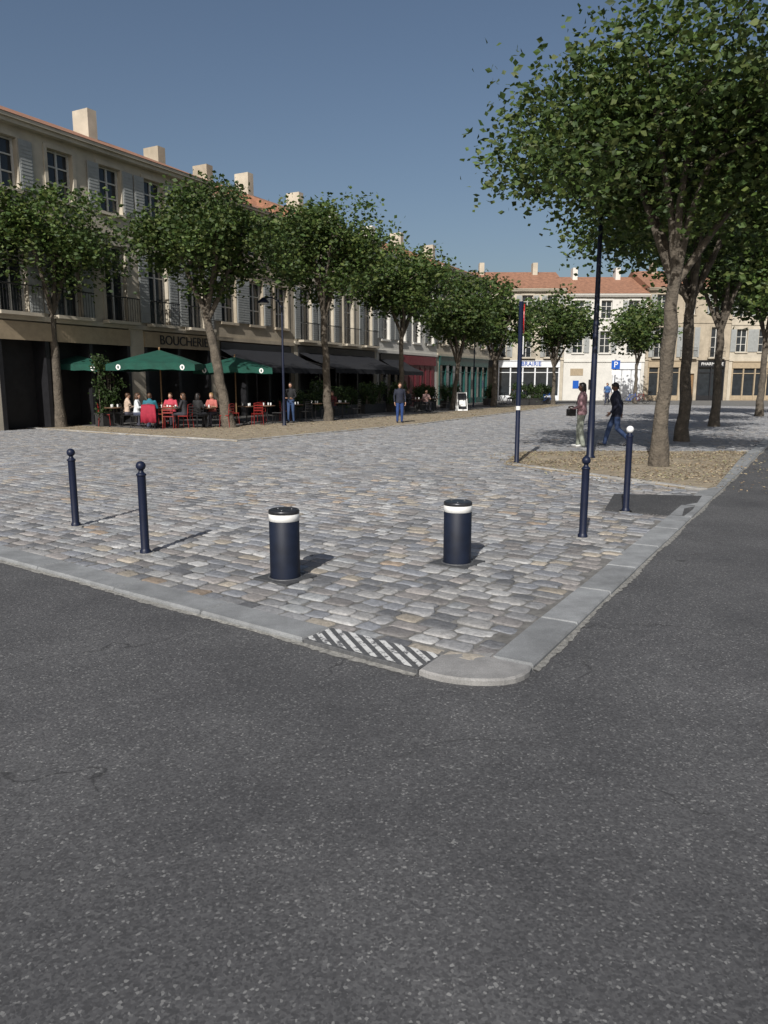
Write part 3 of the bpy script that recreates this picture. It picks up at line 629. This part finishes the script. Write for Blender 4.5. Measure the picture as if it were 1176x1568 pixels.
# ---------------------------------------------------------------- people
PM={}
def cm(c,r=.8):
    k=tuple(c)
    if k not in PM: PM[k]=mat('cloth_%d'%len(PM),c,r,9,.18,.15,50)
    return PM[k]
SK1=mat('skin_light',(.50,.29,.20),.55,8,.08,0); SK2=mat('skin_dark',(.14,.07,.045),.5,8,.1,0)
HB=mat('hair_black',(.012,.009,.008),.5,20,.4,.3,90); HBR=mat('hair_brown',(.07,.035,.018),.5,20,.4,.3,90); HBL=mat('hair_blond',(.32,.2,.09),.5,20,.3,.3,90)
EYE=mat('eye_dark',(.02,.015,.012),.2,5,.1,0); LIP=mat('lips',(.35,.10,.09),.5,5,.1,0)
SHOE=mat('shoe_dark',(.02,.02,.022),.5,5,.2,0); SHOEW=mat('shoe_white',(.6,.6,.58),.6,5,.1,0)
def person(name,x,y,rz,top,legs,pose='stand',H=1.72,skin=SK1,hair=HB,shoe=SHOE,long=False,female=False,z=0,head_pitch=0,head_yaw=0,vox=.016,bag=None,sleeve=True,over=None,legw=1.0,bulk=1.0):
    V=Vector; s=H/1.72; sw=.165 if female else .19
    J=dict(pel=V((0,0,.95)),wai=V((0,0,1.09)),che=V((0,.0,1.30)),nb=V((0,-.015,1.47)),hd=V((0,.02,1.615)))
    for n,sx in (('L',-1),('R',1)):
        J['hip'+n]=V((sx*.09,0,.93));J['kne'+n]=V((sx*.1,.02,.5));J['ank'+n]=V((sx*.1,-.02,.085));J['toe'+n]=V((sx*.125,.15,.03))
        J['sho'+n]=V((sx*sw,-.01,1.41));J['elb'+n]=V((sx*(sw+.055),-.03,1.13));J['wri'+n]=V((sx*(sw+.05),.06,.90));J['han'+n]=V((sx*(sw+.045),.1,.74))
    if pose=='walk':
        J['kneR']=V((.1,.16,.53));J['ankR']=V((.1,.27,.10));J['toeR']=V((.11,.43,.06))
        J['kneL']=V((-.1,-.02,.50));J['ankL']=V((-.1,-.34,.19));J['toeL']=V((-.11,-.21,.04))
        for k in ('che','nb','hd','shoL','shoR'): J[k]+=V((0,.05,0))
        J['elbL']=V((-sw-.05,.03,1.14));J['wriL']=V((-sw-.02,.18,.95));J['hanL']=V((-sw+.0,.28,.83))
        J['elbR']=V((sw+.05,-.16,1.17));J['wriR']=V((sw+.04,-.17,.92));J['hanR']=V((sw+.04,-.15,.77))
    if pose=='bag':
        J['elbL']=V((-sw-.06,-.02,1.14));J['wriL']=V((-sw+.02,.18,1.02));J['hanL']=V((-sw+.06,.31,1.04))
        J['elbR']=V((sw+.06,-.02,1.14));J['wriR']=V((sw-.02,.2,1.05));J['hanR']=V((sw-.06,.33,1.09))
        J['kneR']=V((.09,.07,.5));J['ankR']=V((.09,.08,.085));J['toeR']=V((.10,.25,.03))
        J['kneL']=V((-.09,-.0,.5));J['ankL']=V((-.09,-.09,.09));J['toeL']=V((-.10,.08,.03))
    if pose=='sit':
        d=V((0,0,-.42)); 
        for k in J:
            if k[:3] not in('kne','ank','toe'): J[k]=J[k]+d
        for n,sx in (('L',-1),('R',1)):
            J['kne'+n]=V((sx*.12,.44,.53));J['ank'+n]=V((sx*.12,.40,.085));J['toe'+n]=V((sx*.13,.56,.03))
            J['elb'+n]=V((sx*(sw+.07),.10,.76));J['wri'+n]=V((sx*.14,.33,.79));J['han'+n]=V((sx*.08,.47,.79))
        for k in ('che','nb','hd','shoL','shoR'): J[k]+=V((0,.04,0))
    b=MB(); dm='dark'; segs=[]
    def cap(a,c,r0,r1,lab):
        a=J[a] if isinstance(a,str) else a; c=J[c] if isinstance(c,str) else c
        b.tube([a,c],[r0,r1],dm,12); b.ell(a,(r0,)*3,dm); b.ell(c,(r1,)*3,dm); segs.append((a,c,(r0+r1)/2,lab))
    loose=(1.08 if not female else 1.0)*bulk
    P0=J['pel']
    rings=[(P0+V((0,0,-.10)),.135,.10),(P0+V((0,-.01,-.02)),.165,.118),(J['wai'],.142 if female else .155,.105),(J['wai'].lerp(J['che'],.5)+V((0,.005,0)),.15,.108),
           (J['che'],sw-.015,.118),(J['che'].lerp(J['nb'],.55),sw-.005,.098),(J['nb']+V((0,0,-.02)),.10,.07),(J['nb']+V((0,.0,.03)),.06,.058)]
    n=16; vs=[];fs=[]
    for p,rx,ry in rings:
        for j in range(n): t=2*math.pi*j/n; vs.append(p+V((rx*loose*math.cos(t),ry*loose*math.sin(t),0)))
    for i in range(len(rings)-1):
        for j in range(n): fs.append((i*n+j,i*n+(j+1)%n,(i+1)*n+(j+1)%n,(i+1)*n+j))
    fs+= [list(range(n))[::-1],list(range((len(rings)-1)*n,len(rings)*n))]
    b.add(vs,fs,dm)
    segs+= [(J['wai']+V((0,0,-.02)),J['che'].lerp(J['nb'],.7),.13,'top'),(P0+V((-.05,0,-.03)),P0+V((.05,0,-.03)),.11,'legs')]
    for nn in 'LR':
        cap('hip'+nn,'kne'+nn,.088*(1+(legw-1)*.5),.062*legw,'legs'); cap('kne'+nn,'ank'+nn,.060*legw,.046*legw,'legs')
        a=J['ank'+nn];t=J['toe'+nn]; cap(a+V((0,-.02,-.035)) if pose!='walk' or nn=='R' else a+V((0,0,-.04)),t,.040,.030,'shoe')
        cap('sho'+nn,'elb'+nn,.055*bulk,.041*bulk,'top'); cap('elb'+nn,'wri'+nn,.040*bulk,.027*bulk,'top' if sleeve else 'skin')
        w=J['wri'+nn]; h=J['han'+nn]; dr=(h-w).normalized(); cap(w,w+dr*.045,.024,.026,'skin')
    cap(J['nb']+V((0,0,-.02)),J['hd']+V((0,-.02,-.06)),.055,.05,'skin')
    RM=Matrix.Rotation(R(head_yaw),3,'Z')@Matrix.Rotation(R(head_pitch),3,'X'); hc=J['hd']
    def hp(v): return hc+RM@V(v)
    b.ell(hc,(.074,.093,.105),dm,16,12,RM); b.ell(hp((0,.03,-.055)),(.052,.058,.055),dm,12,8,RM)
    b.ell(hp((0,.092,-.018)),(.012,.022,.024),dm,8,6,RM); b.ell(hp((0,.075,.012)),(.05,.02,.012),dm,8,6,RM)
    for sx in(-1,1): b.ell(hp((sx*.076,-.005,-.01)),(.010,.020,.030),dm,8,6,RM)
    segs.append((hc,hp((0,.02,-.05)),.09,'skin'))
    tmp=b.make('tmp'); md=tmp.modifiers.new('r','REMESH'); md.mode='VOXEL'; md.voxel_size=vox
    sm=tmp.modifiers.new('s','SMOOTH'); sm.iterations=3; sm.factor=.5
    dg=bpy.context.evaluated_depsgraph_get(); ev=tmp.evaluated_get(dg); me=bpy.data.meshes.new_from_object(ev)
    vs=np.zeros(len(me.vertices)*3); me.vertices.foreach_get('co',vs); vs=vs.reshape(-1,3)
    polys=[tuple(p.vertices) for p in me.polygons]; cent=np.array([vs[list(p)].mean(0) for p in polys])
    best=np.full(len(polys),1e9); lab=np.zeros(len(polys),int); names=['top','legs','skin','shoe']
    for a,c,r,l in segs:
        a=np.array(a);c=np.array(c);d=c-a;t=np.clip(((cent-a)@d)/max(d@d,1e-9),0,1); ds=np.linalg.norm(cent-(a+t[:,None]*d),axis=1)-r
        m=ds<best; best[m]=ds[m]; lab[m]=names.index(l)
    if over:
        m=(cent[:,2]>J['pel'].z-over)&(lab==1)&(cent[:,1]<.2); lab[m]=0
    lab[(lab==1)&(cent[:,2]>J['pel'].z+.06)]=0
    bpy.data.objects.remove(tmp); 
    e=empty(name,(x,y,z),rz); e.scale=(s,s,s)
    o2=MB(); mats=[cm(top),cm(legs),skin,shoe]
    for mm in mats: o2.mi(mm)
    o2.v=[tuple(v) for v in vs]; o2.f=[list(p) for p in polys]; o2.m=[o2.mi(mats[k]) for k in lab]; o2.sm=[True]*len(polys)
    for nn,sx in (('L',-1),('R',1)):
        w=J['wri'+nn]; h=J['han'+nn]; d=(h-w).normalized(); side=V((0,1,0)) if abs(d.y)<.7 else V((-sx,0,0)); side=(side-d*side.dot(d)).normalized(); nrm=d.cross(side)
        if nrm.x*sx>0 or (abs(d.y)>=.7 and nrm.z>0): nrm=-nrm
        pc=w+d*.07; rot=Matrix((side,nrm,d)).transposed(); o2.ell(pc,(.040,.015,.048),skin,10,8,rot)
        for q,(off,ln) in enumerate(((.03,.070),(.010,.078),(-.011,.072),(-.031,.056))):
            b0=pc+side*off+d*.035; b1=b0+d*ln*.5+nrm*.008; b2=b1+d*ln*.3+nrm*.018; b3=b2+d*ln*.12+nrm*.02
            o2.tube([b0,b1,b2,b3],[.0095,.009,.008,.006],skin,6)
        t0=pc+side*.032-d*.02; o2.tube([t0,t0+side*.025+d*.025,t0+side*.032+d*.055+nrm*.01],[.012,.010,.008],skin,6)
    o2.make('body',e)
    b=MB()
    for sx in(-1,1): b.ell(hp((sx*.03,.083,.005)),(.010,.006,.006),EYE,8,6,RM)
    b.ell(hp((0,.087,-.058)),(.022,.006,.006),LIP,8,6,RM); b.make('facial_features',e)
    b=MB(); b.ell(hp((0,-.018,.022)),(.084,.094,.100),hair,16,12,RM)
    b.ell(hp((0,.03,.075)),(.066,.055,.035),hair,12,8,RM)
    if long:
        b.ell(hp((0,-.075,-.07)),(.075,.045,.14),hair,12,10,RM)
        for sx in(-1,1): b.ell(hp((sx*.07,-.03,-.06)),(.025,.04,.11),hair,10,8,RM)
    else: b.ell(hp((0,-.055,-.03)),(.062,.045,.06),hair,12,8,RM)
    b.make('hair',e)
    if bag:
        BK=cm((.012,.011,.012)); b=MB(); bx,by,bz=bag; b.box(bx-.05,bx+.05,by-.12,by+.12,bz-.11,bz+.07,BK); b.ell((bx,by,bz-.02),(.065,.13,.10),BK,14,10)
        b.tube([(bx,by-.1,bz+.06),(bx,by-.05,bz+.15),(bx,by+.05,bz+.15),(bx,by+.1,bz+.06)],.009,BK,6)
        b.tube([(bx,by-.1,bz+.06),(bx*.95,by-.14,bz+.25),(J['shoL'].x*.8,.03,J['shoL'].z+.058),(J['shoL'].x*.8,-.1,J['shoL'].z-.02)],.009,BK,6); b.make('handbag',e,bevel=.01)
    return e
person('walking_woman',5.23,19.85,R(62),(.34,.20,.22),(.27,.29,.24),'bag',1.68,SK2,HB,SHOEW,female=True,vox=.012,head_yaw=15,bag=(-.15,.25,.95),over=.08,legw=1.4,bulk=1.15,long=True)
person('walking_man',6.22,20.06,R(82),(.010,.013,.030),(.02,.04,.10),'walk',1.68,SK2,HB,SHOE,vox=.012,head_pitch=-22,over=.14,legw=1.2,bulk=1.2)
person('standing_man',.67,32.0,R(190),(.012,.015,.03),(.015,.045,.16),'stand',1.68,SK1,HBR,z=0.02,vox=.018,legw=1.15,over=.1)
person('standing_woman',-3.95,31.9,R(170),(.012,.012,.014),(.03,.06,.14),'bag',1.68,SK1,HB,long=True,female=True,z=.03,vox=.018)
person('pedestrian',17.75,60,R(160),(.05,.12,.28),(.03,.035,.06),'walk',1.74,SK1,HBR,vox=.022)
person('pedestrian',19.6,66,R(30),(.02,.02,.022),(.02,.025,.04),'walk',1.7,SK1,HB,vox=.022)
person('pedestrian',11.4,63,R(230),(.3,.28,.26),(.02,.025,.04),'stand',1.7,SK1,HB,vox=.022)
def sitter(x,y,rz,top,legs,skin=SK1,hair=HBR,long=False,female=False,ch='metal',jacket=None,sleeve=True,z=.03):
    person('seated_person',x,y,rz,top,legs,'sit',1.7,skin,hair,long=long,female=female,z=z,vox=.018,sleeve=sleeve,bulk=1.1)
    chair(x,y,rz,ch,jacket,z=z)
CR=cm((.30,.012,.035))
sitter(-9.3,28.25,R(-80),(.66,.68,.70),(.05,.06,.1),hair=HBR,long=True,female=True)
sitter(-8.65,27.75,R(5),(.02,.14,.19),(.04,.05,.09),hair=HBR,jacket=CR)
sitter(-8.15,28.8,R(175),(.46,.05,.08),(.03,.03,.04),hair=HBR,sleeve=False)
sitter(-7.45,28.1,R(75),(.025,.025,.03),(.03,.03,.04),hair=HBR,long=True,female=True,ch='redmetal')
sitter(-6.95,27.95,R(-30),(.015,.015,.016),(.015,.016,.02),hair=HB,long=True,female=True)
sitter(-6.6,28.9,R(165),(.42,.12,.10),(.05,.05,.07),hair=HBL,female=True,sleeve=False)
sitter(-9.85,28.8,R(-60),(.5,.38,.3),(.05,.05,.07),hair=HBR)
sitter(-4.3,33.9,R(200),(.02,.02,.025),(.03,.03,.04)); sitter(-2.5,36.8,R(150),(.10,.02,.02),(.03,.03,.04))
sitter(2.5,45,R(200),(.40,.26,.24),(.03,.03,.04),female=True,long=True); sitter(1.5,44.6,R(120),(.03,.03,.035),(.03,.03,.04))
sitter(10.2,59.5,R(120),(.3,.3,.33),(.03,.03,.04)); sitter(11.2,60.3,R(210),(.05,.06,.12),(.03,.03,.04))
for (x,y) in ((-8.55,28.35),(-7.95,28.15),(-6.75,28.45),(-5.6,30.6),(-4.9,31.5),(-3.9,33.1),(-2.0,36.1),(-3.2,35.0),(1.9,44.1),(3.2,46.5),(10.6,59.1),(12.3,60.4),(-10.4,28.9)): table(x,y)
for i,(x,y,r,m) in enumerate(((-6.0,28.6,1.2,'redmetal'),(-5.1,30.2,.4,'redmetal'),(-6.2,30.9,-1.2,'redmetal'),(-4.4,31.2,1.4,'metal'),(-5.3,32.1,3.0,'redmetal'),(-3.4,32.6,.8,'metal'),(-4.4,33.4,-1.3,'redmetal'),(-2.6,34.6,.7,'metal'),(-3.7,35.6,3,'metal'),(-1.4,36.4,1.2,'metal'),(2.4,43.9,1.4,'metal'),(3.7,46.2,1.2,'metal'),(2.9,47.2,3,'metal'),(12.7,59.9,1,'metal'),(11.8,60.9,2,'metal'),(-7.9,27.55,.1,'redmetal'),(-10.9,29.3,-1.3,'redmetal'),(-7.4,29.6,2.6,'metal'),(-8.9,29.9,3,'redmetal'),(-6.9,30.3,.4,'metal'))): chair(x,y,r,m)
e=empty('a_frame_menu_board',(4.8,46.6,0),R(12)); b=MB()
for sg in (-1,1):
    b.add([(-.32,sg*.28,.03),(.32,sg*.28,.03),(.32,sg*.03,1.15),(-.32,sg*.03,1.15),(-.32,sg*.25,.03),(.32,sg*.25,.03),(.32,sg*.005,1.15),(-.32,sg*.005,1.15)],[(0,1,2,3),(7,6,5,4),(0,4,5,1),(1,5,6,2),(2,6,7,3),(3,7,4,0)],'whitepaint')
    b.add([(-.27,sg*.268,.12),(.27,sg*.268,.12),(.27,sg*.052,1.08),(-.27,sg*.052,1.08)],[(0,1,2,3)],'blackshop')
b.add([(-.2,-.236,.30),(.2,-.236,.30),(.2,-.15,.68),(-.2,-.15,.68)],[(0,1,2,3)],'whitepaint'); b.make('board',e)
e=empty('parking_sign',(17.4,57,0),0); b=MB(); b.lathe((0,0,0),[(.05,0),(.05,.03),(.035,.04),(.035,3.5),(.001,3.5)],'navy',14); b.make('pole',e)
b=MB(); b.box(-.32,.32,-.06,-.045,2.75,3.4,'blue'); b.make('plate',e,bevel=.003); text('P','letter',e,(0,-.065,3.07),.62,'whitepaint',ext=.004)
b=MB(); b.box(-.28,.28,-.055,-.045,2.35,2.68,'whitepaint'); b.make('lower_plate',e)
def bicycle(x,y,rz,m):
    e=empty('bicycle',(x,y,0),rz); b=MB()
    for cx in (-.52,.52):
        pts=[(cx+.33*math.cos(t*.3307),0,.34+.33*math.sin(t*.3307)) for t in range(20)]; b.tube(pts,.018,'rubber',6,caps=False)
        for k in range(8): a=k*.785; b.tube([(cx,0,.34),(cx+.32*math.cos(a),0,.34+.32*math.sin(a))],.003,'steel',4)
    for p in (((-.52,0,.34),(-.1,0,.3)),((-.1,0,.3),(-.2,0,.85)),((-.52,0,.34),(-.18,0,.75)),((-.1,0,.3),(.36,0,.75)),((-.18,0,.75),(.34,0,.82)),((.52,0,.34),(.33,0,.95))): b.tube(p,.016,m,6)
    b.tube([(.26,-.28,1.0),(.34,-.1,.98),(.33,0,.95),(.34,.1,.98),(.26,.28,1.0)],.013,'metal',6); b.ell((-.22,0,.9),(.14,.07,.035),'rubber'); b.tube([(-.1,-.1,.15),(-.1,0,.3),(-.1,.1,.45)],.012,'metal',5); b.make('frame_and_wheels',e)
bicycle(20.7,63,R(15),'blue'); bicycle(21.6,63.5,R(25),'redmetal'); bicycle(22.6,63.2,R(5),'metal'); bicycle(9.6,60.8,R(60),'metal'); bicycle(13.3,62.0,R(20),'blue')
# ---------------------------------------------------------------- light, camera
w=bpy.data.worlds.new("World"); scene.world=w; w.use_nodes=True; nt=w.node_tree
sky=nt.nodes.new('ShaderNodeTexSky'); sky.sky_type='NISHITA'; sky.sun_disc=False
sd=Vector((-.2365,-.7737,.5878)); sky.sun_elevation=math.asin(sd.z); sky.sun_rotation=math.atan2(sd.x,sd.y)%(2*math.pi)
sky.dust_density=2.5; sky.air_density=1.0; sky.ozone_density=1.0
nt.links.new(sky.outputs[0],nt.nodes['Background'].inputs[0]); nt.nodes['Background'].inputs[1].default_value=.075
l=bpy.data.lights.new('sun','SUN'); l.energy=4.7; l.angle=R(.5); l.color=(1,.97,.925); lo=bpy.data.objects.new('sun',l); scene.collection.objects.link(lo)
lo.rotation_euler=(-sd).to_track_quat('-Z','Y').to_euler(); lo.location=(-20,-60,50)
c=bpy.data.cameras.new('camera'); c.sensor_fit='HORIZONTAL'; c.sensor_width=36; c.lens=36*1140/1176; c.clip_end=2000; c.clip_start=.05
co=bpy.data.objects.new('camera',c); scene.collection.objects.link(co); co.location=(0,0,1.65); co.rotation_euler=(R(90-9.75),0,0); scene.camera=co
scene.view_settings.view_transform='Standard'; scene.view_settings.look='None'; scene.view_settings.exposure=0
